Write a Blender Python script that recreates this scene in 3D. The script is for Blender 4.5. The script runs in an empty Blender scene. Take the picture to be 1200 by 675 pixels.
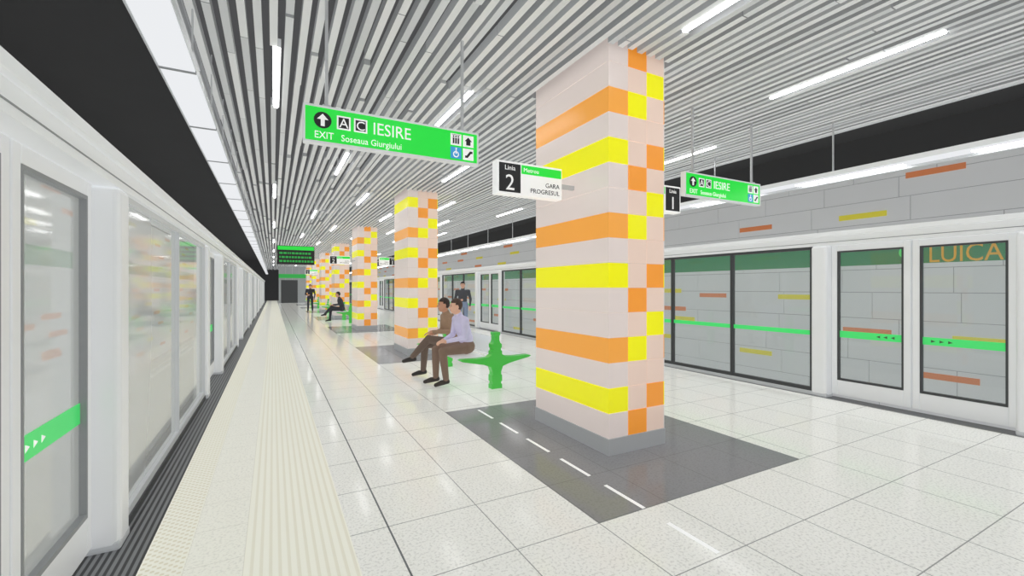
import bpy, bmesh, math, random
from mathutils import Vector, Matrix
random.seed(7)
scene=bpy.context.scene
COL=scene.collection
F=520.0; YAW=math.radians(28.3); S_,C_=math.sin(YAW),math.cos(YAW); CH=1.5
CX=2.94   # platform axis
YEND=60.0; YBACK=-5.0
CEIL=3.66

# ------------------------------------------------------------------ materials
def lin(c):
    return tuple(((v/255)/12.92 if v/255<=0.04045 else ((v/255+0.055)/1.055)**2.4) for v in c)
def mat(name,rgb,rough=0.5,metal=0.0,noise=0.0,nscale=20,bump=0.0,spec=None,emit=0,coat=0):
    m=bpy.data.materials.new(name); m.use_nodes=True
    nt=m.node_tree; b=nt.nodes['Principled BSDF']
    c=lin(rgb)+(1,)
    b.inputs['Base Color'].default_value=c
    b.inputs['Roughness'].default_value=rough
    b.inputs['Metallic'].default_value=metal
    if spec is not None: b.inputs['Specular IOR Level'].default_value=spec
    if coat: b.inputs['Coat Weight'].default_value=coat
    if emit:
        b.inputs['Emission Color'].default_value=c
        b.inputs['Emission Strength'].default_value=emit
    if noise or bump:
        tc=nt.nodes.new('ShaderNodeTexCoord'); n=nt.nodes.new('ShaderNodeTexNoise')
        n.inputs['Scale'].default_value=nscale; n.inputs['Detail'].default_value=4
        nt.links.new(tc.outputs['Object'],n.inputs['Vector'])
        if noise:
            mx=nt.nodes.new('ShaderNodeMix'); mx.data_type='RGBA'
            mx.inputs[6].default_value=tuple(v*(1-noise) for v in c[:3])+(1,)
            mx.inputs[7].default_value=tuple(min(1,v*(1+noise)) for v in c[:3])+(1,)
            nt.links.new(n.outputs['Fac'],mx.inputs[0]); nt.links.new(mx.outputs[2],b.inputs['Base Color'])
        if bump:
            bp=nt.nodes.new('ShaderNodeBump'); bp.inputs['Strength'].default_value=bump; bp.inputs['Distance'].default_value=0.01
            nt.links.new(n.outputs['Fac'],bp.inputs['Height']); nt.links.new(bp.outputs['Normal'],b.inputs['Normal'])
    return m
def emis(name,rgb,s):
    m=bpy.data.materials.new(name); m.use_nodes=True; nt=m.node_tree
    nt.nodes.clear(); o=nt.nodes.new('ShaderNodeOutputMaterial'); e=nt.nodes.new('ShaderNodeEmission')
    e.inputs[0].default_value=lin(rgb)+(1,); e.inputs[1].default_value=s
    nt.links.new(e.outputs[0],o.inputs[0]); return m
def glassmat(name,tint,f0=.05,film=0.04,dif=(.75,.78,.78),rough=.03):
    # thin glazing: Schlick reflectance from the angle between view and normal
    m=bpy.data.materials.new(name); m.use_nodes=True; nt=m.node_tree
    nt.nodes.clear(); N=nt.nodes.new; L=nt.links.new
    o=N('ShaderNodeOutputMaterial'); t=N('ShaderNodeBsdfTransparent'); g=N('ShaderNodeBsdfGlossy'); d=N('ShaderNodeBsdfDiffuse')
    t.inputs[0].default_value=lin(tint)+(1,); g.inputs['Roughness'].default_value=rough
    d.inputs[0].default_value=dif+(1,)
    ge=N('ShaderNodeNewGeometry'); dt=N('ShaderNodeVectorMath'); dt.operation='DOT_PRODUCT'
    L(ge.outputs['Normal'],dt.inputs[0]); L(ge.outputs['Incoming'],dt.inputs[1])
    def mth(op,*a):
        n=N('ShaderNodeMath'); n.operation=op
        for i,q in enumerate(a):
            if isinstance(q,(int,float)): n.inputs[i].default_value=q
            else: L(q,n.inputs[i])
        return n.outputs[0]
    c=mth('ABSOLUTE',dt.outputs['Value']); p=mth('POWER',mth('SUBTRACT',1.0,c),4.0); fr=mth('MULTIPLY_ADD',p,.9-f0,f0)
    a=N('ShaderNodeMixShader'); b=N('ShaderNodeMixShader'); a.inputs[0].default_value=film
    L(t.outputs[0],a.inputs[1]); L(d.outputs[0],a.inputs[2])
    L(fr,b.inputs[0]); L(a.outputs[0],b.inputs[1]); L(g.outputs[0],b.inputs[2]); L(b.outputs[0],o.inputs[0])
    return m
def tilemat(name,rgb,jrgb,x0,y0,sx,sy,rough,w=0.006,bold=None,spots=0.06,spec=0.5,jm=.75):
    m=bpy.data.materials.new(name); m.use_nodes=True; nt=m.node_tree; N=nt.nodes.new; L=nt.links.new
    b=nt.nodes['Principled BSDF']; g=N('ShaderNodeNewGeometry'); s=N('ShaderNodeSeparateXYZ'); L(g.outputs['Position'],s.inputs[0])
    def mth(op,a,v=None):
        n=N('ShaderNodeMath'); n.operation=op
        for i,q in enumerate((a,v)):
            if q is None: continue
            if isinstance(q,(int,float)): n.inputs[i].default_value=q
            else: L(q,n.inputs[i])
        return n.outputs[0]
    def joint(c,o,p):
        q=mth('SUBTRACT',c,o); q=mth('DIVIDE',q,p); fr=mth('FRACT',q); inv=mth('SUBTRACT',1.0,fr); mn=mth('MINIMUM',fr,inv)
        return mth('LESS_THAN',mn,w/2/p)
    j=mth('MAXIMUM',joint(s.outputs[0],x0,sx),joint(s.outputs[1],y0,sy))
    j=mth('MULTIPLY',j,jm)
    if bold is not None:
        for bx in bold:
            q=mth('ABSOLUTE',mth('SUBTRACT',s.outputs[0],bx)); j=mth('MAXIMUM',j,mth('LESS_THAN',q,w*0.8))
    v=N('ShaderNodeTexNoise'); v.inputs['Scale'].default_value=60; v.inputs['Detail'].default_value=3; L(g.outputs['Position'],v.inputs['Vector'])
    v2=N('ShaderNodeTexNoise'); v2.inputs['Scale'].default_value=1.3; L(g.outputs['Position'],v2.inputs['Vector'])
    c=lin(rgb)
    r=N('ShaderNodeValToRGB'); r.color_ramp.elements[0].position=.36; r.color_ramp.elements[1].position=.5
    r.color_ramp.elements[0].color=tuple(x*(1-spots*2.5) for x in c)+(1,); r.color_ramp.elements[1].color=c+(1,)
    L(v.outputs['Fac'],r.inputs[0])
    mx=N('ShaderNodeMix'); mx.data_type='RGBA'; L(j,mx.inputs[0]); L(r.outputs[0],mx.inputs[6]); mx.inputs[7].default_value=lin(jrgb)+(1,)
    L(mx.outputs[2],b.inputs['Base Color'])
    rr=mth('ADD',mth('MULTIPLY',v2.outputs['Fac'],0.04),rough-0.02); L(rr,b.inputs['Roughness'])
    b.inputs['Specular IOR Level'].default_value=spec
    return m
def ribmat(name,rgb,dark,pitch,axis=0,duty=0.35,rough=.5,dots=False):
    m=bpy.data.materials.new(name); m.use_nodes=True; nt=m.node_tree; N=nt.nodes.new; L=nt.links.new
    b=nt.nodes['Principled BSDF']; g=N('ShaderNodeNewGeometry'); s=N('ShaderNodeSeparateXYZ'); L(g.outputs['Position'],s.inputs[0])
    def w(ax):
        a=N('ShaderNodeMath'); a.operation='MULTIPLY'; L(s.outputs[ax],a.inputs[0]); a.inputs[1].default_value=2*math.pi/pitch
        c=N('ShaderNodeMath'); c.operation='SINE'; L(a.outputs[0],c.inputs[0]); return c.outputs[0]
    h=w(axis)
    if dots:
        q=N('ShaderNodeMath'); q.operation='MULTIPLY'; L(h,q.inputs[0]); L(w(1-axis),q.inputs[1]); h=q.outputs[0]
    r=N('ShaderNodeValToRGB'); r.color_ramp.elements[0].position=duty-.1; r.color_ramp.elements[1].position=duty+.1
    a=N('ShaderNodeMath'); a.operation='MULTIPLY_ADD'; L(h,a.inputs[0]); a.inputs[1].default_value=.5; a.inputs[2].default_value=.5
    L(a.outputs[0],r.inputs[0]); r.color_ramp.elements[0].color=lin(dark)+(1,); r.color_ramp.elements[1].color=lin(rgb)+(1,)
    L(r.outputs[0],b.inputs['Base Color']); b.inputs['Roughness'].default_value=rough
    bp=N('ShaderNodeBump'); bp.inputs['Strength'].default_value=.15; bp.inputs['Distance'].default_value=.002; L(a.outputs[0],bp.inputs['Height']); L(bp.outputs[0],b.inputs['Normal'])
    return m

M={}
M['floor']=tilemat('floor_terrazzo',(241,241,237),(104,107,108),0.637,2.228,0.597,0.597,0.11,w=.007,bold=[0.637],spec=.13,jm=.75,spots=.08)
M['patch']=tilemat('dark_granite',(138,138,141),(104,104,106),1.234,2.228,0.597,0.597,0.12,w=.005,spots=.05,spec=.12)
M['dash']=mat('floor_dash_white',(246,247,248),.3,noise=.02,emit=.15)  # thin white dashes with slight emission
M['edge']=ribmat('edge_studs',(244,243,231),(224,219,198),.05,0,.35,.5,dots=True)
M['plain']=tilemat('edge_plain',(243,242,232),(212,210,200),-.42,0.1,.28,.4,.3,w=.005)
M['tact']=ribmat('tactile_ribs',(245,244,232),(234,231,215),.045,0,.3,.5)
M['grille']=ribmat('grille',(112,114,116),(44,45,47),.035,0,.45,.5)
M['slatA']=mat('slat_light',(222,223,224),.5,.0,noise=.03,nscale=3)
M['slatB']=mat('slat_mid',(212,214,216),.5,.0,noise=.03,nscale=3)
M['slatC']=mat('slat_grey',(202,204,206),.5,.0,noise=.03,nscale=3)
M['slatS']=mat('slat_side_shade',(172,174,176),.6,.0,noise=.05,nscale=3)  # baffle sides coloured darker than the undersides to paint in shade
M['slatT']=mat('slat_side_deep_shade',(150,152,154),.6,.0,noise=.05,nscale=3)
M['plenum']=mat('plenum_dark',(96,96,98),.9,noise=.1,nscale=2)
M['black']=mat('tunnel_dark',(52,52,53),.95,noise=.1,nscale=1)
M['track']=mat('track_bed',(160,161,162),.9,noise=.15,nscale=6,bump=.3)
M['panel']=mat('wall_panel_grey',(210,211,213),.5,noise=.04,nscale=1.2)
M['joint']=mat('wall_joint',(150,152,154),.8,noise=.05)
M['wY']=mat('brick_yellow',(224,212,60),.45,noise=.03)
M['wO']=mat('brick_orange',(216,128,78),.45,noise=.03)
M['wG']=mat('band_green',(16,128,76),.4,noise=.03)
M['metal']=mat('white_metal',(222,224,226),.35,.05,noise=.02,nscale=3)
M['metal2']=mat('grey_metal',(190,193,196),.4,.2,noise=.03,nscale=3)
M['steel']=mat('brushed_steel',(186,188,190),.35,.5,noise=.05,nscale=10)
M['gasket']=mat('black_gasket',(52,54,56),.5,noise=.05)
M['gasketL']=mat('grey_gasket',(128,131,133),.5,noise=.05)
M['glass']=glassmat('glass_clear',(240,246,244),.05,.07)
M['glassL']=glassmat('glass_pale_sheen',(240,246,244),.08,.42,(.90,.92,.91),.07)  # pale diffuse film paints in the whitish sheen of reflections
M['green']=mat('sign_green',(24,222,62),.35,noise=.02,emit=.2)
M['strip']=mat('film_green',(66,220,112),.4,noise=.02,emit=.1)
M['bench_green']=mat('bench_green',(66,190,66),.35,noise=.05,nscale=5,coat=.3)
M['bench_seat']=mat('bench_seat_grey',(226,229,229),.35,noise=.03)
M['bench_back']=glassmat('bench_back_frosted',(235,240,240),.03,.5,(.85,.87,.87))
M['white']=mat('sign_white',(245,245,245),.4,noise=.01,emit=.15)
M['blk']=mat('sign_black',(18,18,20),.4,noise=.05)
M['arrowdk']=mat('arrow_dark',(60,90,56),.4,noise=.05)
M['blue']=mat('icon_blue',(60,160,220),.4,noise=.02,emit=.1)
M['pink']=mat('tile_pale_pink',(241,227,222),.25,noise=.02,nscale=2)
M['peach']=mat('tile_pale_peach',(250,222,206),.25,noise=.02,nscale=2)
M['yel']=mat('tile_yellow',(255,250,0),.25,noise=.02,nscale=2,emit=.08)  # slight self-glow painted in to brighten the yellow tiles
M['ora']=mat('tile_orange',(255,174,74),.25,noise=.02,nscale=2,emit=.07)  # emission added to both orange tiles to make them brighter
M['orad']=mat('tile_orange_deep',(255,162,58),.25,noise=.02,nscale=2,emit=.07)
M['grout']=mat('grout',(214,200,190),.7,noise=.03)
M['plinth']=mat('plinth_steel',(172,174,176),.4,.1,noise=.03,nscale=4)
M['lamp']=emis('lamp_tube',(255,255,255),13)
M['lampL']=emis('lamp_panel',(250,252,255),.88)
M['lampR']=emis('lamp_strip',(255,255,255),10)
M['disp']=mat('display_green',(30,150,60),.4,noise=.05,emit=.4)
M['endwall']=mat('end_wall',(150,154,156),.4,.2,noise=.08,nscale=2)
M['brown']=mat('letter_orange',(226,168,40),.5,noise=.05)

# ------------------------------------------------------------------ mesh helpers
class MB:
    def __init__(s): s.v=[];s.f=[];s.m=[];s.mats=[]
    def mi(s,k):
        if k not in s.mats: s.mats.append(k)
        return s.mats.index(k)
    def box(s,x0,x1,y0,y1,z0,z1,k,ks=None):
        if x1<x0:x0,x1=x1,x0
        if y1<y0:y0,y1=y1,y0
        b=len(s.v); s.v+=[(x0,y0,z0),(x1,y0,z0),(x1,y1,z0),(x0,y1,z0),(x0,y0,z1),(x1,y0,z1),(x1,y1,z1),(x0,y1,z1)]
        for n,q in enumerate(((0,3,2,1),(4,5,6,7),(0,1,5,4),(1,2,6,5),(2,3,7,6),(3,0,4,7))):
            s.f.append(tuple(b+i for i in q)); s.m.append(s.mi(ks if (ks and n>0) else k))
    def poly(s,pts,k):
        b=len(s.v); s.v+=list(pts); s.f.append(tuple(range(b,b+len(pts)))); s.m.append(s.mi(k))
    def prism(s,pts2,plane,a,b_,k):
        n=len(pts2)
        def P(p,t): return (p[0],t,p[1]) if plane=='xz' else (t,p[0],p[1])
        b=len(s.v); s.v+=[P(p,a) for p in pts2]+[P(p,b_) for p in pts2]
        s.f.append(tuple(b+i for i in range(n))); s.m.append(s.mi(k))
        s.f.append(tuple(b+n+i for i in reversed(range(n)))); s.m.append(s.mi(k))
        for i in range(n):
            j=(i+1)%n; s.f.append((b+i,b+j,b+n+j,b+n+i)); s.m.append(s.mi(k))
    def obj(s,name,parent=None,loc=(0,0,0),rot=0,bevel=0,smooth=False):
        me=bpy.data.meshes.new(name); me.from_pydata(s.v,[],s.f)
        for k in s.mats: me.materials.append(M[k])
        me.polygons.foreach_set('material_index',s.m)
        bm=bmesh.new(); bm.from_mesh(me); bmesh.ops.recalc_face_normals(bm,faces=bm.faces); bm.to_mesh(me); bm.free()
        me.update()
        o=bpy.data.objects.new(name,me); COL.objects.link(o); o.location=loc; o.rotation_euler[2]=rot
        if parent: o.parent=parent
        if bevel:
            mo=o.modifiers.new('bevel','BEVEL'); mo.width=bevel; mo.segments=3; mo.limit_method='ANGLE'
        return o
def empty(name,loc=(0,0,0),rot=0):
    o=bpy.data.objects.new(name,None); COL.objects.link(o); o.location=loc; o.rotation_euler[2]=rot; o.empty_display_size=.1
    return o
def tag(o,label,cat,group=None):
    o['label']=label; o['category']=cat
    if group: o['group']=group
    return o
def struct(o,label=None,cat=None):
    o['kind']='structure'
    if label: o['label']=label; o['category']=cat
    return o
def copy_thing(root,loc,rot=None):
    n=root.copy(); COL.objects.link(n); n.location=loc
    if rot is not None: n.rotation_euler[2]=rot
    for c in root.children:
        q=c.copy(); q.parent=n; COL.objects.link(q)
    return n
def text(body,size,loc,k,parent,name,rot=(math.pi/2,0,0),align='LEFT',sx=1):
    cu=bpy.data.curves.new(name,'FONT'); cu.body=body; cu.size=size; cu.align_x=align; cu.extrude=.0015; cu.resolution_u=3
    t=bpy.data.objects.new(name,cu); COL.objects.link(t)
    dg=bpy.context.evaluated_depsgraph_get(); me=bpy.data.meshes.new_from_object(t.evaluated_get(dg)); bpy.data.objects.remove(t)
    me.materials.clear(); me.materials.append(M[k]); o=bpy.data.objects.new(name,me); COL.objects.link(o)
    o.location=loc; o.rotation_euler=rot; o.scale=(sx,1,1); o.parent=parent; return o
def inv_wall(px,py,X):
    k=(px-600)/F; Y=X*(C_-S_*k)/(S_+C_*k); d=S_*X+C_*Y; return Y,CH+(337.5-py)*d/F

# ------------------------------------------------------------------ floor
b=MB(); b.box(.41,6.62,YBACK,YEND,-.4,0,'floor'); o=struct(b.obj('floor'),'satin white terrazzo platform floor with thin joints','floor')
def tr(name,x0,x1,k,z=0.0,z0=-.4,y0=YBACK,y1=YEND,lab='',cat='floor strip'):
    b=MB(); b.box(x0,x1,y0,y1,z0,z,k); return struct(b.obj(name),lab,cat)
tr('trim_1',-.14,.41,'tact',.002,lab='cream ribbed tactile paving band along platform')
tr('trim_2',-.42,-.14,'plain',0,lab='plain cream edge tiles')
tr('trim_3',-.63,-.42,'edge',.001,lab='studded cream warning tiles at platform edge')
tr('trim_4',-1.0,-.63,'grille',-.004,lab='dark ribbed metal grille at screen doors')
tr('trim_5',6.62,6.88,'grille',-.004,lab='dark ribbed metal sill under screen doors')
PY=[3.07+6.68*i for i in range(7)]
tn=6
for y in PY:
    b=MB(); b.box(1.83,4.06,y-.84,y+2.02,.0005,.003,'patch'); struct(b.obj('trim_%d'%tn),'dark grey granite floor inlay around pillar','floor inlay'); tn+=1
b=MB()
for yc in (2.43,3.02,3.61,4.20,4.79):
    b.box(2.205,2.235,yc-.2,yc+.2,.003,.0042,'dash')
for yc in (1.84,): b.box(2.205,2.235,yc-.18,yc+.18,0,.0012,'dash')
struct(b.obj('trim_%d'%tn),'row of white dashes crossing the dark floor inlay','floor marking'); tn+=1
b=MB(); b.box(-3.9,-1.0,YBACK,YEND+8,-1.3,-1.1,'track'); struct(b.obj('floor_track'),'grey concrete track bed','track bed')
b=MB(); b.box(6.88,9.75,YBACK,YEND+8,-1.3,-1.1,'track'); struct(b.obj('floor_track'),'grey concrete track bed','track bed')
for x in (-3.15,-1.7,7.6,9.05):
    b=MB(); b.prism([(x-.07,-1.1),(x+.07,-1.1),(x+.02,-1.05),(x+.02,-.98),(x+.035,-.95),(x-.035,-.95),(x-.02,-.98),(x-.02,-1.05)],'xz',YBACK,YEND+8,'steel')
    tag(b.obj('track_rail'),'steel running rail on grey track bed','rail','running rails')

# ------------------------------------------------------------------ tunnel walls
def tunnel_wall(name,X,sgn,fixed):
    b=MB(); b.box(X,X-sgn*.2,YBACK,YEND+8,-1.3,3.72,'joint')
    rnd=random.Random(3 if sgn>0 else 5)
    z=-1.1; rows=[]
    hs=[.42,.36,.48]
    r=0
    while z<3.70:
        h=hs[r%3]; z1=min(z+h,3.72); rows.append((z,z1)); y=YBACK-rnd.random()
        while y<YEND+8:
            l=rnd.choice([1.2,1.6,2.1,2.6]); b.box(X,X+sgn*.012,max(y+.006,YBACK),min(y+l-.006,YEND+8),z+.006,z1-.006,'panel'); y+=l
        z=z1; r+=1
    b.box(X,X+sgn*.018,YBACK,YEND+8,1.92,2.28,'wG')
    for px,py,k in fixed:
        y,zz=inv_wall(px,py,X+sgn*.02); b.box(X,X+sgn*.024,y-.38,y+.38,zz-.05,zz+.05,k)
    for z0,z1 in rows[1:]:
        if 1.8<z0<2.3: continue
        y=8+rnd.random()*3 if sgn<0 else 3+rnd.random()*3
        while y<YEND+6:
            k=rnd.choice(['wY','wO','wO']); b.box(X,X+sgn*.022,y,y+.85,z0-.05,z0+.06,k); y+=rnd.uniform(2.4,5.5)
    o=b.obj(name); struct(o,'light grey clad tunnel wall with scattered orange and yellow bricks','wall'); return o
WR=9.7; WL=-3.85
wr=tunnel_wall('wall_right',WR,-1,[(885,268,'wO'),(1010,253,'wY'),(1095,200,'wO'),(835,346,'wO'),(933,348,'wY'),(1015,388,'wO'),(885,412,'wY'),(1110,443,'wO'),(1155,400,'wY'),(800,373,'wY')])
wl=tunnel_wall('wall_left',WL,1,[(30,258,'wY'),(28,385,'wO'),(60,413,'wO')])
tag_root=empty('station_name_lettering',(WR-.024,3.25,1.93))
tag(tag_root,'orange station name lettering on green wall band','lettering')
text('LUICA',.40,(0,0,0),'brown',tag_root,'letters',rot=(math.pi/2,0,-math.pi/2),sx=.78)
b=MB(); b.prism([(.27+.12*math.cos(t*math.pi/10),.19+.12*math.sin(t*math.pi/10)) for t in range(20)],'yz',-.004,.004,'strip'); b.obj('round_logo',tag_root)

b=MB(); b.box(-4.05,-.72,YBACK,YEND+8,5.2,5.4,'black'); b.box(-4.05,-3.85,YBACK,YEND+8,3.72,5.2,'black'); struct(b.obj('ceiling_tunnel'),'black tunnel ceiling above track','ceiling')
b=MB(); b.box(6.9,9.9,YBACK,YEND+8,4.3,4.5,'black'); b.box(9.7,9.9,YBACK,YEND+8,3.72,4.3,'black'); struct(b.obj('ceiling_tunnel'),'black tunnel ceiling above track','ceiling')
b=MB(); b.box(-.78,-.72,YBACK,YEND+8,4.1,5.2,'black'); b.box(-.72,6.9,YBACK,YEND+8,4.1,4.3,'plenum'); struct(b.obj('ceiling_plenum'),'dark soffit behind the slats','ceiling')
b=MB(); b.box(-4.05,9.9,YEND+8,YEND+8.2,-1.3,5.4,'black'); struct(b.obj('wall_far'),'black tunnel end','wall')
b=MB(); b.box(-4.05,9.9,YBACK-.2,YBACK,-1.3,5.4,'panel'); struct(b.obj('wall_bounce'),'added grey wall behind camera that bounces light','wall')  # unseen wall, added to bounce light back onto the platform
b=MB()
b.box(.5,5.4,50,50.3,0,CEIL-.02,'endwall')
b.box(.7,2.2,49.96,50,0,2.3,'gasket'); b.box(3.6,5.1,49.96,50,0,2.3,'gasket'); b.box(.5,5.4,49.95,50,2.5,2.9,'disp')
for i in range(9): b.box(.5+i*.6,.52+i*.6,49.97,50,2.3,3.6,'steel')
struct(b.obj('wall_end'),'grey metal end wall with dark openings','wall')

# ------------------------------------------------------------------ slat ceiling
b=MB(); rnd=random.Random(11); pitch=.114; x=-.68
lamp_rows=[(.03,4.5),(1.05,1.5),(1.92,4.5),(3.04,1.1),(4.0,4.5),(4.98,1.55),(5.95,4.5)]
while x<6.86:
    y=YBACK-rnd.random()*2
    while y<YEND:
        L=rnd.choice([1.2,1.8,2.4,3.0] if x<1.8 else [3.6,4.8,6.0]); y0=max(y,YBACK); y1=min(y+L-.01,YEND)
        segs=[(y0,y1)]
        if 2.55<x<3.42:
            for p in PY:
                ns=[]
                for a,c in segs:
                    if c<p-.03 or a>p+1.27: ns.append((a,c))
                    else:
                        if a<p-.03: ns.append((a,p-.03))
                        if c>p+1.27: ns.append((p+1.27,c))
                segs=ns
        for lx,ly in lamp_rows:
            if abs(lx-x)<.065:
                for j in range(-1,10):
                    p=ly+6*j; ns=[]
                    for a,c in segs:
                        if c<p or a>p+1.5: ns.append((a,c))
                        else:
                            if a<p: ns.append((a,p))
                            if c>p+1.5: ns.append((p+1.5,c))
                    segs=ns
        zb=rnd.choice([CEIL,CEIL,CEIL+.02,CEIL+.05]) if x<1.8 else rnd.choice([CEIL,CEIL,CEIL+.008]); hh=.09
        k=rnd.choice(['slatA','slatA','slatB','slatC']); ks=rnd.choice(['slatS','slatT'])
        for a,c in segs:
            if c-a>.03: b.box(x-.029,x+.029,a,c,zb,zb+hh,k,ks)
        y+=L
    x+=pitch
b.box(6.86,6.90,YBACK,YEND,CEIL-.02,4.1,'slatC'); b.box(-.76,-.72,YBACK,YEND,CEIL-.02,4.1,'slatC')
struct(b.obj('ceiling'),'suspended ceiling of light grey metal baffles','ceiling')

# ------------------------------------------------------------------ ceiling lamps
r0=empty('linear_ceiling_lamp',(.03,5.25,CEIL-.01))
b=MB(); b.box(-.034,.034,-.75,.75,.012,.09,'metal'); b.box(-.012,.012,-.5,-.48,.09,.42,'steel'); b.box(-.012,.012,.48,.5,.09,.42,'steel'); b.obj('lamp_housing',r0)
b=MB(); b.box(-.02,.02,-.745,.745,-.002,.012,'lamp'); b.obj('lamp_tube',r0)
tag(r0,'slim white glowing linear lamp set between ceiling baffles','ceiling lamp','linear lamps in the slat ceiling')
for lx,ly in lamp_rows:
    for j in range(-1,9):
        yc=ly+6*j+.75
        if yc<-3.5 or yc>48: continue
        if abs(lx-.03)<.01 and j==0: continue
        if any(abs(lx-3.04)<.1 and p-1.0<yc<p+2.0 for p in PY): continue
        copy_thing(r0,(lx,yc,CEIL-.01))

rl=empty('hanging_panel_lamp',(-.55,.6,2.93))
b=MB(); b.box(-.105,.1,-.6,.6,.012,.07,'metal2'); b.box(-.108,-.098,-.6,.6,-.004,.07,'metal2'); b.box(-.1,.1,-.6,-.588,-.006,.012,'gasketL'); b.box(-.1,.1,.588,.6,-.006,.012,'gasketL'); b.obj('lamp_housing',rl)
b=MB(); b.box(-.096,.096,-.588,.588,0,.012,'lampL'); b.obj('diffuser',rl)
b=MB(); b.box(-.006,.006,-.006,.006,.07,CEIL-2.93+.2,'steel'); b.obj('hanger',rl)
tag(rl,'flat white glowing lamp hung along screen doors','hanging lamp','glowing lamps above platform edge')
for i in range(-3,44):
    if i!=0: copy_thing(rl,(-.55,.6+1.2*i,2.93))
rr=empty('hanging_tube_lamp',(6.47,1.2,2.93))
b=MB(); b.box(-.10,.10,-.885,.885,.02,.08,'metal'); b.box(.07,.12,-.885,.885,-.03,.11,'metal2'); b.obj('lamp_housing',rr)
b=MB(); b.box(-.07,.02,-.6,.6,-.008,.0,'lampR'); b.obj('lamp_tube',rr)
b=MB(); b.box(-.104,.06,-.885,.885,.0,.02,'lampL'); b.obj('diffuser',rr)
b=MB(); b.box(-.008,.008,.15,.166,.08,CEIL-2.93+.2,'steel'); b.obj('hanger',rr)
tag(rr,'white linear tube lamp hung along screen doors','hanging lamp','tube lamps above platform edge')
for i in range(-3,30):
    if i!=0: copy_thing(rr,(6.47,1.2+1.77*i,2.93))

# ------------------------------------------------------------------ platform screens
def build_leaf(dirn,kg,gk,ak,zs=.83,hs=.09):
    r=empty('sliding_door_leaf',(0,0,0)); w=.43
    b=MB(); z0,z1=.05,2.08
    b.box(-.03,.03,-w,-w+.07,z0,z1,'metal'); b.box(-.03,.03,w-.07,w,z0,z1,'metal')
    b.box(-.03,.03,-w+.07,w-.07,z0,.25,'metal'); b.box(-.03,.03,-w+.07,w-.07,2.0,z1,'metal')
    b.obj('door_frame',r,bevel=.006)
    b=MB(); a=w-.07; 
    for q in ((-a,-a+.018,.25,2.0),(a-.018,a,.25,2.0),(-a,a,.25,.275),(-a,a,1.98,2.0)): b.box(-.02,.032,q[0],q[1],q[2],q[3],gk)
    b.obj('gasket',r)
    b=MB(); b.poly([(0,-a,.25),(0,a,.25),(0,a,2.0),(0,-a,2.0)],kg); b.obj('glass_pane',r)
    b=MB(); b.box(.002,.006,-a+.02,a-.02,zs,zs+hs,'strip'); b.obj('green_strip',r)
    zc=zs+hs/2
    for i in range(3):
        b=MB(); c=(i-1)*.075-dirn*.17; t=.02
        b.prism([(c-dirn*t,zc-.017),(c+dirn*t,zc),(c-dirn*t,zc+.017)],'yz',.007,.008,ak)
        b.obj('arrow_mark',r)
    tag(r,'glazed sliding platform door leaf with green arrow strip','sliding door','sliding door leaves')
    return r
def build_fixed(green,kg,gk,w):
    r=empty('fixed_glass_panel',(0,0,0)); t=.022 if green else .010
    b=MB(); 
    b.box(-.03,.03,-w,-w+t,.0,2.08,gk); b.box(-.03,.03,w-t,w,.0,2.08,gk)
    b.box(-.03,.03,-w+t,w-t,.0,.1,gk if green else 'metal2'); b.box(-.03,.03,-w+t,w-t,2.04,2.08,gk)
    b.box(-.05,.04,-w,w,-.003,.05,'metal2' if green else 'gasket'); b.obj('panel_frame',r)
    b=MB(); a=w-t; b.poly([(0,-a,.1),(0,a,.1),(0,a,2.04),(0,-a,2.04)],kg); b.obj('glass_pane',r)
    if green:
        b=MB(); b.box(.002,.006,-a,a,.835,.9,'strip'); b.obj('green_strip',r)
        tag(r,'tall fixed clear glass screen panel in thin black frame','glass panel','fixed screen panels')
    else:
        tag(r,'wide fixed glass screen panel with painted sheen in thin grey frame','glass panel','fixed screen panels with painted sheen')
    return r
def build_post():
    r=empty('screen_post',(0,0,0))
    b=MB(); b.box(-.10,.07,-.1,.1,0,2.08,'metal'); b.obj('post_body',r,bevel=.035)
    b=MB(); b.box(-.11,.072,-.1,.1,-.003,.06,'metal2'); b.obj('post_foot',r,bevel=.02)
    tag(r,'white rounded metal post between glass screens','post','screen posts'); return r
leafs={(0,0):build_leaf(-1,'glassL','gasketL','white',.77,.11),(0,1):build_leaf(1,'glassL','gasketL','white',.77,.11),(1,0):build_leaf(1,'glass','gasket','arrowdk'),(1,1):build_leaf(-1,'glass','gasket','arrowdk')}
fix=[build_fixed(False,'glassL','metal2',.93),build_fixed(True,'glass','gasket',.62)]; post=build_post()
used=set()
def place(p,loc,rot):
    if p.name not in used:
        used.add(p.name); p.location=loc; p.rotation_euler[2]=rot
    else: copy_thing(p,loc,rot)
for n in range(0,9):
    y=1.55+5.9*n
    for side in (0,1):
        rot=0 if side==0 else math.pi
        xd=-.92 if side==0 else 2*CX+.92
        xf=-.84 if side==0 else 2*CX+.84
        place(leafs[(side,0)],(xd,y+.437,0),rot)
        place(leafs[(side,1)],(xd,y+1.313,0),rot)
        place(post,(xf,y-.1,0),rot)
        place(post,(xf,y+1.85,0),rot)
        if side:
            for j in range(3): place(fix[1],(xf,y+1.955+.625+1.245*j,0),rot)
        else:
            for j in range(2): place(fix[0],(xf,y+1.955+.935+1.868*j,0),rot)
for side in (0,1):
    s=1 if side==0 else -1; X0=-.84 if side==0 else 2*CX+.84
    b=MB(); b.box(X0-s*.14,X0+s*.06,YBACK,54.5,2.08,2.2,'metal'); b.box(X0-s*.16,X0+s*.09,YBACK,54.5,2.2,2.26,'metal'); b.box(X0-s*.14,X0+s*.065,YBACK,54.5,2.12,2.128,'gasketL')
    struct(b.obj('trim_%d'%tn,bevel=.01),'white metal header beam above glass screens','header beam'); tn+=1

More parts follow.
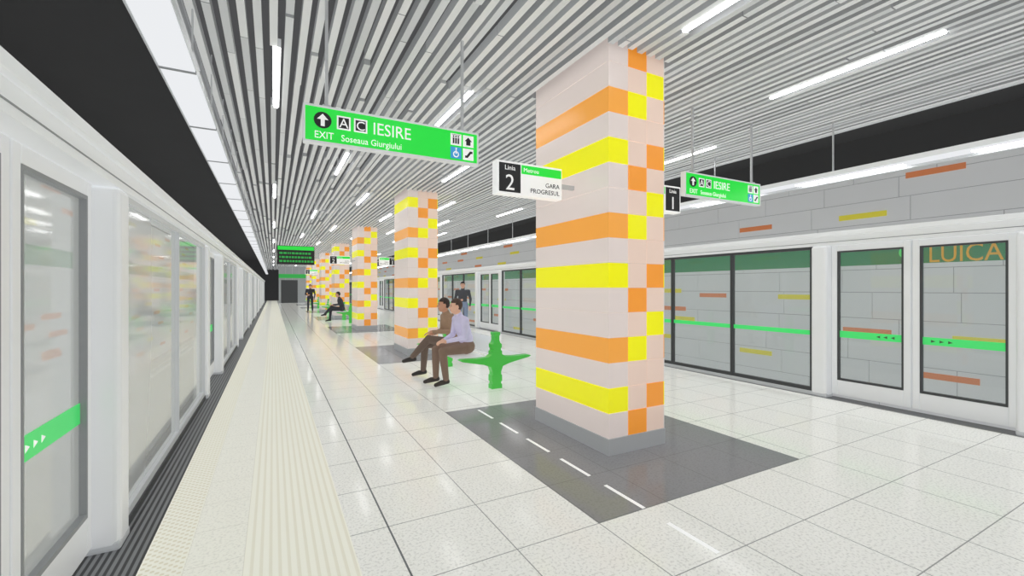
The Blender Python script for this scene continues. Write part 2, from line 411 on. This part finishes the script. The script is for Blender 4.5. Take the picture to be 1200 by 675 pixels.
# ------------------------------------------------------------------ pillars
PXa,PXb=2.63,3.32
RA={1:'yel',6:'yel',11:'yel',3:'ora',8:'ora',13:'ora'}
RB={4:'yel',9:'yel',14:'yel',1:'ora',6:'ora',11:'ora'}
def cB(n): return 'orad' if n in(0,5,10,15) else 'yel' if n in(3,8,13) else 'peach'
def cC(n): return 'orad' if n in(1,6,11) else 'yel' if n in(4,9,14) else 'peach'
def pillar(y,RC,c1,c2):
    r=empty('tiled_pillar',(PXa,y,0)); W=PXb-PXa; D=1.24; g=.0018; t=.01
    rowcol=lambda n: RC.get(n,'pink')
    b=MB(); b.box(t-.001,W-t+.001,t-.001,D-t+.001,.15,3.9,'grout')
    for n in range(16):
        z0=.152+.225*n+g; z1=.152+.225*(n+1)-g
        b.box(0,t,0,D,z0,z1,rowcol(n)); b.box(W-t,W,0,D,z0,z1,rowcol(n))
        w=W/3
        for fy in (0,1):
            ya,yb=(0,t) if fy==0 else (D-t,D)
            b.box(t,w-g,ya,yb,z0,z1,rowcol(n)); b.box(w+g,2*w-g,ya,yb,z0,z1,c1(n)); b.box(2*w+g,W-t,ya,yb,z0,z1,c2(n))
    b.obj('tile_cladding',r)
    b=MB(); b.box(-.008,W+.008,-.008,D+.008,.003,.152,'plinth'); b.obj('plinth',r,bevel=.004)
    tag(r,'square pillar tiled in pale pink, yellow and orange bands','pillar','tiled platform pillars')
    return r
pA=pillar(PY[0],RA,cB,cC)
pB=pillar(PY[1],RB,lambda n:cB(n+2 if n<14 else n-3),lambda n:cC(n+2 if n<14 else n-3))
for i,y in enumerate(PY[2:]): copy_thing(pA if i%2==0 else pB,(PXa,y,0))

# ------------------------------------------------------------------ hanging signs
def exit_sign(x0,x1,y,zb,zt,flip=False,lab=''):
    r=empty('exit_sign',((x0+x1)/2,y,zb)); W=x1-x0; H=zt-zb; h=W/2
    b=MB(); b.box(-h,h,-.03,.03,0,H,'green'); b.obj('sign_panel',r,bevel=.004)
    b=MB(); 
    for z in (0,H): b.box(-h-.012,h+.012,-.034,.034,z-.008,z+.008,'metal')
    b.box(-h-.014,-h,-.034,.034,0,H,'metal'); b.box(h,h+.014,-.034,.034,0,H,'metal'); b.obj('sign_frame',r)
    for sx in (-h+.15,h-.13):
        b=MB(); b.box(sx-.011,sx+.011,-.011,.011,H,CEIL+.15-zb,'steel'); b.box(sx-.03,sx+.03,-.03,.03,H,H+.02,'steel'); b.obj('hanger_rod',r)
    Y=-.0325
    ax=-h+.12; az=H*.62
    b=MB()
    b.prism([(ax+.062*math.cos(t*math.pi/12),az+.062*math.sin(t*math.pi/12)) for t in range(24)],'xz',Y-.001,Y,'blk')
    b.prism([(ax-.04,az+.005),(ax,az+.048),(ax+.04,az+.005),(ax+.014,az+.005),(ax+.014,az-.045),(ax-.014,az-.045),(ax-.014,az+.005)],'xz',Y-.003,Y-.002,'white')
    b.obj('arrow_emblem',r)
    for i in range(2):
        b=MB(); a=-h+.22+i*.125; b.box(a,a+.1,Y-.001,Y,az-.05,az+.055,'white'); b.box(a+.012,a+.088,Y-.002,Y-.001,az-.038,az+.043,'blk'); b.obj('letter_tile',r)
    for i in range(2):
        for j in range(2):
            b=MB()
            a=h-.25+i*.115; z=.025+j*.115; b.box(a,a+.1,Y-.001,Y,z,z+.1,'blue' if (i==0 and j==0) else 'white')
            if (i,j)==(0,0):
                b.prism([(a+.05+.028*math.cos(t*math.pi/6),z+.038+.028*math.sin(t*math.pi/6)) for t in range(12)],'xz',Y-.002,Y-.001,'white')
                b.prism([(a+.05+.018*math.cos(t*math.pi/6),z+.038+.018*math.sin(t*math.pi/6)) for t in range(12)],'xz',Y-.003,Y-.002,'blue')
                b.box(a+.045,a+.055,Y-.004,Y-.003,z+.04,z+.08,'white'); b.box(a+.044,a+.058,Y-.004,Y-.003,z+.082,z+.093,'white')
            elif (i,j)==(1,0):
                b.prism([(a+.02,z+.02),(a+.045,z+.02),(a+.075,z+.06),(a+.09,z+.06),(a+.09,z+.08),(a+.065,z+.08),(a+.035,z+.04),(a+.02,z+.04)],'xz',Y-.002,Y-.001,'blk')
            elif (i,j)==(0,1):
                for q in range(3): b.box(a+.02+q*.022,a+.035+q*.022,Y-.002,Y-.001,z+.015,z+.065,'blk'); b.box(a+.021+q*.022,a+.034+q*.022,Y-.002,Y-.001,z+.07,z+.084,'blk')
                b.box(a+.01,a+.09,Y-.002,Y-.001,z+.09,z+.094,'blk')
            else:
                b.prism([(a+.015,z+.05),(a+.05,z+.085),(a+.085,z+.05)],'xz',Y-.002,Y-.001,'blk'); b.box(a+.03,a+.07,Y-.002,Y-.001,z+.015,z+.05,'blk')
            b.obj('pictogram',r)
    text('A',.1,(-h+.27,Y-.003,az-.033),'white',r,'letter',align='CENTER'); text('C',.1,(-h+.395,Y-.003,az-.033),'white',r,'letter',align='CENTER')
    text('IESIRE',.135,(-h+.485,Y-.001,az-.045),'white',r,'lettering',sx=.9)
    text('EXIT',.075,(-h+.06,Y-.001,.03),'white',r,'lettering',sx=.9)
    text('Soseaua Giurgiului',.07,(-h+.25,Y-.001,.03),'white',r,'lettering',sx=.9)
    tag(r,lab,'sign','green hanging exit signs'); return r
exit_sign(.21,1.60,3.66,2.60,2.87,lab='green hanging exit sign with arrow and pictograms on steel rods')
exit_sign(4.28,5.69,3.66,2.60,2.87,lab='green hanging exit sign with arrow beyond the tiled pillar')

def track_sign(x0,x1,y,num,px):
    W=x1-x0; r=empty('platform_number_sign',((x0+x1)/2,y,2.35)); h=W/2; H=.3; inner=1 if px>x1-.01 else -1
    b=MB(); b.box(-h,h,-.05,.05,0,H,'white'); b.obj('sign_box',r,bevel=.006)
    ss=-inner
    c0,c1=(-h+.02,-h+.24) if ss<0 else (h-.24,h-.02)
    b=MB(); b.box(c0,c1,-.053,-.05,.02,H-.02,'blk'); b.box(c0,c1,.05,.053,.02,H-.02,'blk')
    g0,g1=(c1+.01,h-.01) if ss<0 else (-h+.01,c0-.01)
    b.box(g0,g1,-.052,-.05,H-.1,H-.02,'green'); b.obj('sign_faces',r)
    text(num,.2,((c0+c1)/2,-.054,.04),'white',r,'numeral',align='CENTER'); text('Linia',.06,((c0+c1)/2,-.054,H-.08),'white',r,'lettering',align='CENTER')
    text('Metrou',.055,(g0+.02,-.053,H-.08),'white',r,'lettering'); text('GARA',.06,(g1-.02,-.051,.1),'blk',r,'lettering',align='RIGHT'); text('PROGRESUL',.06,(g1-.02,-.051,.035),'blk',r,'lettering',align='RIGHT')
    b=MB(); a0,a1=(h,px-(x0+x1)/2) if inner>0 else (px-(x0+x1)/2,-h)
    b.box(a0,a1,-.02,.02,.12,.16,'steel'); b.obj('wall_bracket',r)
    tag(r,'white box sign with black numeral %s and green band'%num,'sign','platform number signs')
for i in (0,2,4):
    y=PY[i]+.53
    track_sign(1.76,2.46,y,'2',PXa-.001); track_sign(3.49,4.10,y,'1',PXb+.001)

r=empty('departure_display',(.82,20,2.45)); 
b=MB(); b.box(-.68,.68,-.08,.08,0,.75,'blk'); b.obj('display_case',r)
b=MB(); b.box(-.66,.66,-.084,-.08,.58,.73,'green')
for q in range(3):
    xx=-.6; rn=random.Random(q)
    while xx<.55:
        l=rn.uniform(.04,.12); b.box(xx,xx+l,-.084,-.08,.09+q*.16,.17+q*.16,'disp'); xx+=l+.03
b.obj('display_face',r)
for sx in (-.5,.5):
    b=MB(); b.box(sx-.015,sx+.015,-.015,.015,.75,1.35,'steel'); b.obj('hanger_rod',r)
tag(r,'black hanging display with green lines and header','display')

# ------------------------------------------------------------------ benches
def bench(y0,L):
    r=empty('double_bench',(CX,y0,0))
    half=[(.085,0),(.085,.06),(.07,.07),(.07,.1),(.085,.11),(.085,.2),(.07,.21),(.07,.25),(.1,.33),(.22,.37),(.55,.435),(.59,.455),(.55,.468),(.3,.465),(.14,.475),(.085,.51),(.085,.56),(.065,.57),(.065,.6),(.08,.61),(.08,.66),(.055,.68),(.04,.72),(.04,.79),(.052,.8),(.052,.84)]
    prof=half+[(-a,c) for a,c in reversed(half)]
    for yy in (0,L-.12):
        b=MB(); b.prism(prof,'xz',yy,yy+.12,'bench_green'); b.obj('bench_support',r)
    for s in (-1,1):
        b=MB(); b.prism([(s*.07,.42),(s*.5,.428),(s*.55,.437),(s*.55,.45),(s*.07,.45)],'xz',.12,L-.12,'bench_seat'); b.obj('seat',r,bevel=.004)
    b=MB(); b.prism([(-.03,.5),(.03,.5),(.015,.76),(-.015,.76)],'xz',.12,L-.12,'bench_back'); b.obj('backrest',r,bevel=.006)
    tag(r,'double-sided pale grey bench with green cross-shaped supports','bench','platform benches'); return r
bn=bench(5.93,2.2)
for yb in (20.0,26.7,33.4,40.0): copy_thing(bn,(CX,yb,0))

# ------------------------------------------------------------------ people
def person(name,root_loc,rot,J,cols,voxel,label,hairlong=False):
    r=empty(name,root_loc,rot); r.empty_display_size=.2
    mats=[mat(name+'_skin',cols['skin'],.55,noise=.04),mat(name+'_top',cols['top'],.85,noise=.12,nscale=9,bump=.9),mat(name+'_trousers',cols['leg'],.85,noise=.12,nscale=9,bump=.9),mat(name+'_shoes',cols['shoe'],.4,noise=.05)]
    caps=[];ells=[]
    V=Vector
    def cap(a,b_,r1,r2,m): caps.append((V(a),V(b_),r1,r2,m))
    def ell(c,ax,m,R=None): ells.append((V(c),V(ax),m,R))
    pel,waist,chest,neck,head=[V(J[k]) for k in ('pelvis','waist','chest','neck','head')]
    tilt=(chest-pel).normalized()
    q=V((0,0,1)).rotation_difference(tilt).to_matrix()
    ell(pel,(.125,.17,.12),2,q); ell(waist,(.11,.15,.16),1,q); ell((waist+chest)/2,(.115,.16,.15),1,q); ell(chest,(.12,.18,.16),1,q)
    ell(chest+tilt*.07,(.095,.19,.1),1,q)
    cap(chest+tilt*.1,neck,.075,.058,1); cap(neck,head-V((.015,0,.06)),.054,.052,0)
    ell(head,(.093,.076,.115),0); ell(head+V((.025,0,-.06)),(.062,.055,.06),0)
    cap(head+V((.085,0,.0)),head+V((.106,0,-.025)),.009,.014,0)
    for s in (-1,1): ell(head+V((-.005,s*.078,-.008)),(.02,.012,.032),0)
    for i,s in enumerate((-1,1)):
        sh,el,wr=V(J['shoulder'][i]),V(J['elbow'][i]),V(J['wrist'][i])
        cap(chest+tilt*.08+V((0,s*.1,0)),sh,.08,.068,1); cap(sh,el,.062,.046,1); cap(el,wr,.045,.031,1)
        d=V(J['hand'][i]).normalized(); up=V(J.get('palm_up',(0,0,1))); side=d.cross(up).normalized(); up2=side.cross(d).normalized()
        pc=wr+d*.055; R=Matrix((d,side,up2)).transposed(); cap(wr,wr+d*.03,.028,.03,0); ell(pc,(.05,.04,.017),0,R)
        for k,(off,ln) in enumerate(((-.03,.06),(-.01,.075),(.011,.07),(.031,.055))):
            a=pc+d*.035+side*off; m1=a+d*ln*.55-up2*.008; e=m1+d*ln*.35-up2*ln*.35
            cap(a,m1,.0095,.009,0); cap(m1,e,.009,.0078,0)
        ts=-s*1.0
        tv=side if side.y*ts>0 else -side
        a=wr+d*.03+tv*.028; m1=a+(d*.6+tv*.8)*.035; cap(a,m1,.012,.0105,0); cap(m1,m1+(d*.95+tv*.2)*.03,.0105,.009,0)
        hip,kn,an,toe=V(J['hip'][i]),V(J['knee'][i]),V(J['ankle'][i]),V(J['toe'][i])
        cap(pel+V((0,s*.06,0)),hip,.11,.098,2); cap(hip,kn,.092,.066,2); cap(kn,kn+(an-kn)*.35,.062,.062,2); cap(kn+(an-kn)*.35,an,.062,.047,2)
        fd=(toe-an).normalized(); heel=an+V((0,0,-.045))-V((fd.x,fd.y,0))*.03
        cap(an,heel,.042,.036,3); cap(heel,toe,.037,.03,3); cap((heel+toe)/2+V((0,0,.015)),toe,.036,.03,3)
    bm=bmesh.new()
    for a,b_,r1,r2,m in caps:
        bmesh.ops.create_uvsphere(bm,u_segments=16,v_segments=10,radius=r1,matrix=Matrix.Translation(a))
        bmesh.ops.create_uvsphere(bm,u_segments=16,v_segments=10,radius=r2,matrix=Matrix.Translation(b_))
        dv=b_-a
        if dv.length>1e-4:
            R=V((0,0,1)).rotation_difference(dv.normalized()).to_matrix().to_4x4()
            bmesh.ops.create_cone(bm,cap_ends=True,segments=16,radius1=r1,radius2=r2,depth=dv.length,matrix=Matrix.Translation((a+b_)/2)@R)
    for c,ax,m,R in ells:
        RM=(R.to_4x4() if R else Matrix.Identity(4))
        bmesh.ops.create_uvsphere(bm,u_segments=24,v_segments=14,radius=1,matrix=Matrix.Translation(c)@RM@Matrix.Diagonal((ax.x,ax.y,ax.z,1)))
    me=bpy.data.meshes.new('tmp'); bm.to_mesh(me); bm.free()
    t=bpy.data.objects.new('tmp',me); COL.objects.link(t)
    mo=t.modifiers.new('r','REMESH'); mo.mode='VOXEL'; mo.voxel_size=voxel
    sm=t.modifiers.new('s','SMOOTH'); sm.factor=.5; sm.iterations=3
    dg=bpy.context.evaluated_depsgraph_get(); dg.update(); nm=bpy.data.meshes.new_from_object(t.evaluated_get(dg))
    bpy.data.objects.remove(t)
    nm.materials.clear()
    for x in mats: nm.materials.append(x)
    def dist(p):
        best=9;bm_=0
        for a,b_,r1,r2,m in caps:
            ab=b_-a; tt=max(0,min(1,(p-a).dot(ab)/max(ab.length_squared,1e-9))); dd=(p-a-ab*tt).length-(r1+(r2-r1)*tt)
            if dd<best: best=dd;bm_=m
        for c,ax,m,R in ells:
            l=p-c
            if R: l=R.transposed()@l
            kk=V((l.x/ax.x,l.y/ax.y,l.z/ax.z)).length; dd=(kk-1)*min(ax)
            if dd<best: best=dd;bm_=m
        return bm_
    for pol in nm.polygons:
        pol.material_index=dist(pol.center); pol.use_smooth=True
    nm.name='body'; bo=bpy.data.objects.new('body',nm); COL.objects.link(bo); bo.parent=r
    bm=bmesh.new(); 
    bmesh.ops.create_uvsphere(bm,u_segments=28,v_segments=20,radius=1,matrix=Matrix.Translation(head+V((-.016,0,.024)))@Matrix.Diagonal((.1,.086,.108,1)))
    dele=[f for f in bm.faces if ((f.calc_center_median()-head).x>.03 and (f.calc_center_median()-head).z<.065) or (f.calc_center_median()-head).z<(-.2 if hairlong else -.05) or ((f.calc_center_median()-head).x>-.01 and (f.calc_center_median()-head).z<.02)]
    bmesh.ops.delete(bm,geom=dele,context='FACES')
    me=bpy.data.meshes.new('hair'); bm.to_mesh(me); bm.free(); me.materials.append(mat(name+'_hair',cols['hair'],.7,noise=.2,nscale=40,bump=.4))
    for p in me.polygons: p.use_smooth=True
    h=bpy.data.objects.new('hair',me); COL.objects.link(h); h.parent=r; so=h.modifiers.new('s','SOLIDIFY'); so.thickness=.012
    dk=mat(name+'_eye',(30,24,22),.3,noise=.05); lp=mat(name+'_lip',(165,95,85),.5,noise=.05)
    for s in (-1,1):
        for nm_,c,ax,m_ in (('eye',(.084,s*.03,.006),(.008,.012,.006),dk),('eyebrow',(.088,s*.03,.026),(.006,.016,.004),dk)):
            bm=bmesh.new(); bmesh.ops.create_uvsphere(bm,u_segments=10,v_segments=8,radius=1,matrix=Matrix.Translation(head+V(c))@Matrix.Diagonal(ax+(1,)))
            me=bpy.data.meshes.new(nm_); bm.to_mesh(me); bm.free(); me.materials.append(m_); o=bpy.data.objects.new(nm_,me); COL.objects.link(o); o.parent=r
    bm=bmesh.new(); bmesh.ops.create_uvsphere(bm,u_segments=10,v_segments=8,radius=1,matrix=Matrix.Translation(head+V((.084,0,-.058)))@Matrix.Diagonal((.006,.022,.006,1)))
    me=bpy.data.meshes.new('mouth'); bm.to_mesh(me); bm.free(); me.materials.append(lp); o=bpy.data.objects.new('mouth',me); COL.objects.link(o); o.parent=r
    tag(r,label,'person'); return r

sit=dict(pelvis=(0,0,.57),waist=(.02,0,.71),chest=(.09,0,.91),neck=(.14,0,1.085),head=(.19,0,1.21),
 shoulder=[(.11,-.19,.995),(.11,.19,.995)],elbow=[(.14,-.25,.74),(.14,.25,.74)],wrist=[(.34,-.11,.675),(.36,.09,.675)],hand=[(1,.35,-.25),(1,-.4,-.2)],
 hip=[(.05,-.1,.555),(.05,.1,.555)],knee=[(.47,-.13,.53),(.45,.13,.53)],ankle=[(.47,-.13,.11),(.40,.14,.11)],toe=[(.64,-.15,.035),(.57,.16,.035)])
person('person',(2.73,6.60,0),math.pi,sit,dict(skin=(214,168,142),top=(200,194,222),leg=(120,98,84),shoe=(44,36,32),hair=(66,46,34)),.0075,'seated man in pale lilac shirt and brown trousers')
sit2=dict(sit); sit2.update(knee=[(.47,-.13,.53),(.46,.02,.64)],ankle=[(.50,-.13,.11),(.71,-.03,.36)],toe=[(.67,-.15,.035),(.86,-.05,.29)],
 wrist=[(.33,-.08,.72),(.38,.02,.76)],hand=[(1,.4,-.1),(1,-.2,-.2)],elbow=[(.12,-.25,.76),(.12,.24,.77)])
person('person',(2.76,7.26,0),math.pi,sit2,dict(skin=(190,140,112),top=(150,122,98),leg=(100,84,74),shoe=(36,30,28),hair=(46,32,24)),.0075,'seated man in tan jacket with crossed legs')
person('person',(2.74,21.2,0),math.pi,sit2,dict(skin=(200,150,125),top=(50,50,56),leg=(44,44,50),shoe=(25,25,25),hair=(35,26,22)),.014,'seated person in dark clothes with crossed legs')
stand=dict(pelvis=(0,0,.95),waist=(0,0,1.08),chest=(.01,0,1.28),neck=(.02,0,1.47),head=(.04,0,1.60),
 shoulder=[(0,-.2,1.38),(0,.2,1.38)],elbow=[(-.02,-.27,1.1),(.0,.27,1.1)],wrist=[(.18,-.12,1.06),(.1,.25,.87)],hand=[(.6,.8,.2),(.1,0,-1)],palm_up=(1,0,0.01),
 hip=[(0,-.1,.9),(0,.1,.9)],knee=[(.06,-.11,.5),(-.02,.11,.5)],ankle=[(.06,-.12,.09),(-.12,.12,.11)],toe=[(.22,-.14,.035),(.03,.14,.035)])
person('person',(5.85,14.5,0),math.radians(-115),stand,dict(skin=(205,160,138),top=(64,66,72),leg=(122,136,160),shoe=(28,28,30),hair=(28,22,20)),.011,'standing person in dark jacket and pale blue jeans')
person('person',(2.05,30.5,0),math.radians(-100),stand,dict(skin=(200,150,130),top=(40,40,46),leg=(40,42,50),shoe=(25,25,25),hair=(30,24,20)),.016,'standing person in dark clothing beside the pillars')

# ------------------------------------------------------------------ fill light (soft, shadowless suns), world, camera
def sun(name,d,s):
    l=bpy.data.lights.new(name,'SUN'); l.energy=s; l.angle=math.radians(60); l.use_shadow=False; l.specular_factor=0
    try: l.cycles.cast_shadow=False
    except Exception: pass
    o=bpy.data.objects.new(name,l); COL.objects.link(o); o.rotation_euler=Vector(d).to_track_quat('-Z','Y').to_euler()
sun('fill_up',(0.1,.2,1),1.0)
sun('fill_down',(0,0.1,-1),1.2)
sun('fill_to_right',(1,.25,-.1),.98)
sun('fill_to_left',(-1,.25,-.1),.92)
sun('fill_forward',(.15,1,0),.9)
w=bpy.data.worlds.new('World'); scene.world=w; w.use_nodes=True
w.node_tree.nodes['Background'].inputs[0].default_value=(1,1,1,1); w.node_tree.nodes['Background'].inputs[1].default_value=.1
cd=bpy.data.cameras.new('Camera'); cd.sensor_width=36; cd.lens=36*F/1200; cd.clip_start=.05; cd.clip_end=300
cam=bpy.data.objects.new('Camera',cd); COL.objects.link(cam); cam.location=(0,0,CH); cam.rotation_euler=(math.pi/2,0,-YAW)
scene.camera=cam
scene.view_settings.view_transform='Standard'; scene.view_settings.look='None'; scene.view_settings.exposure=0
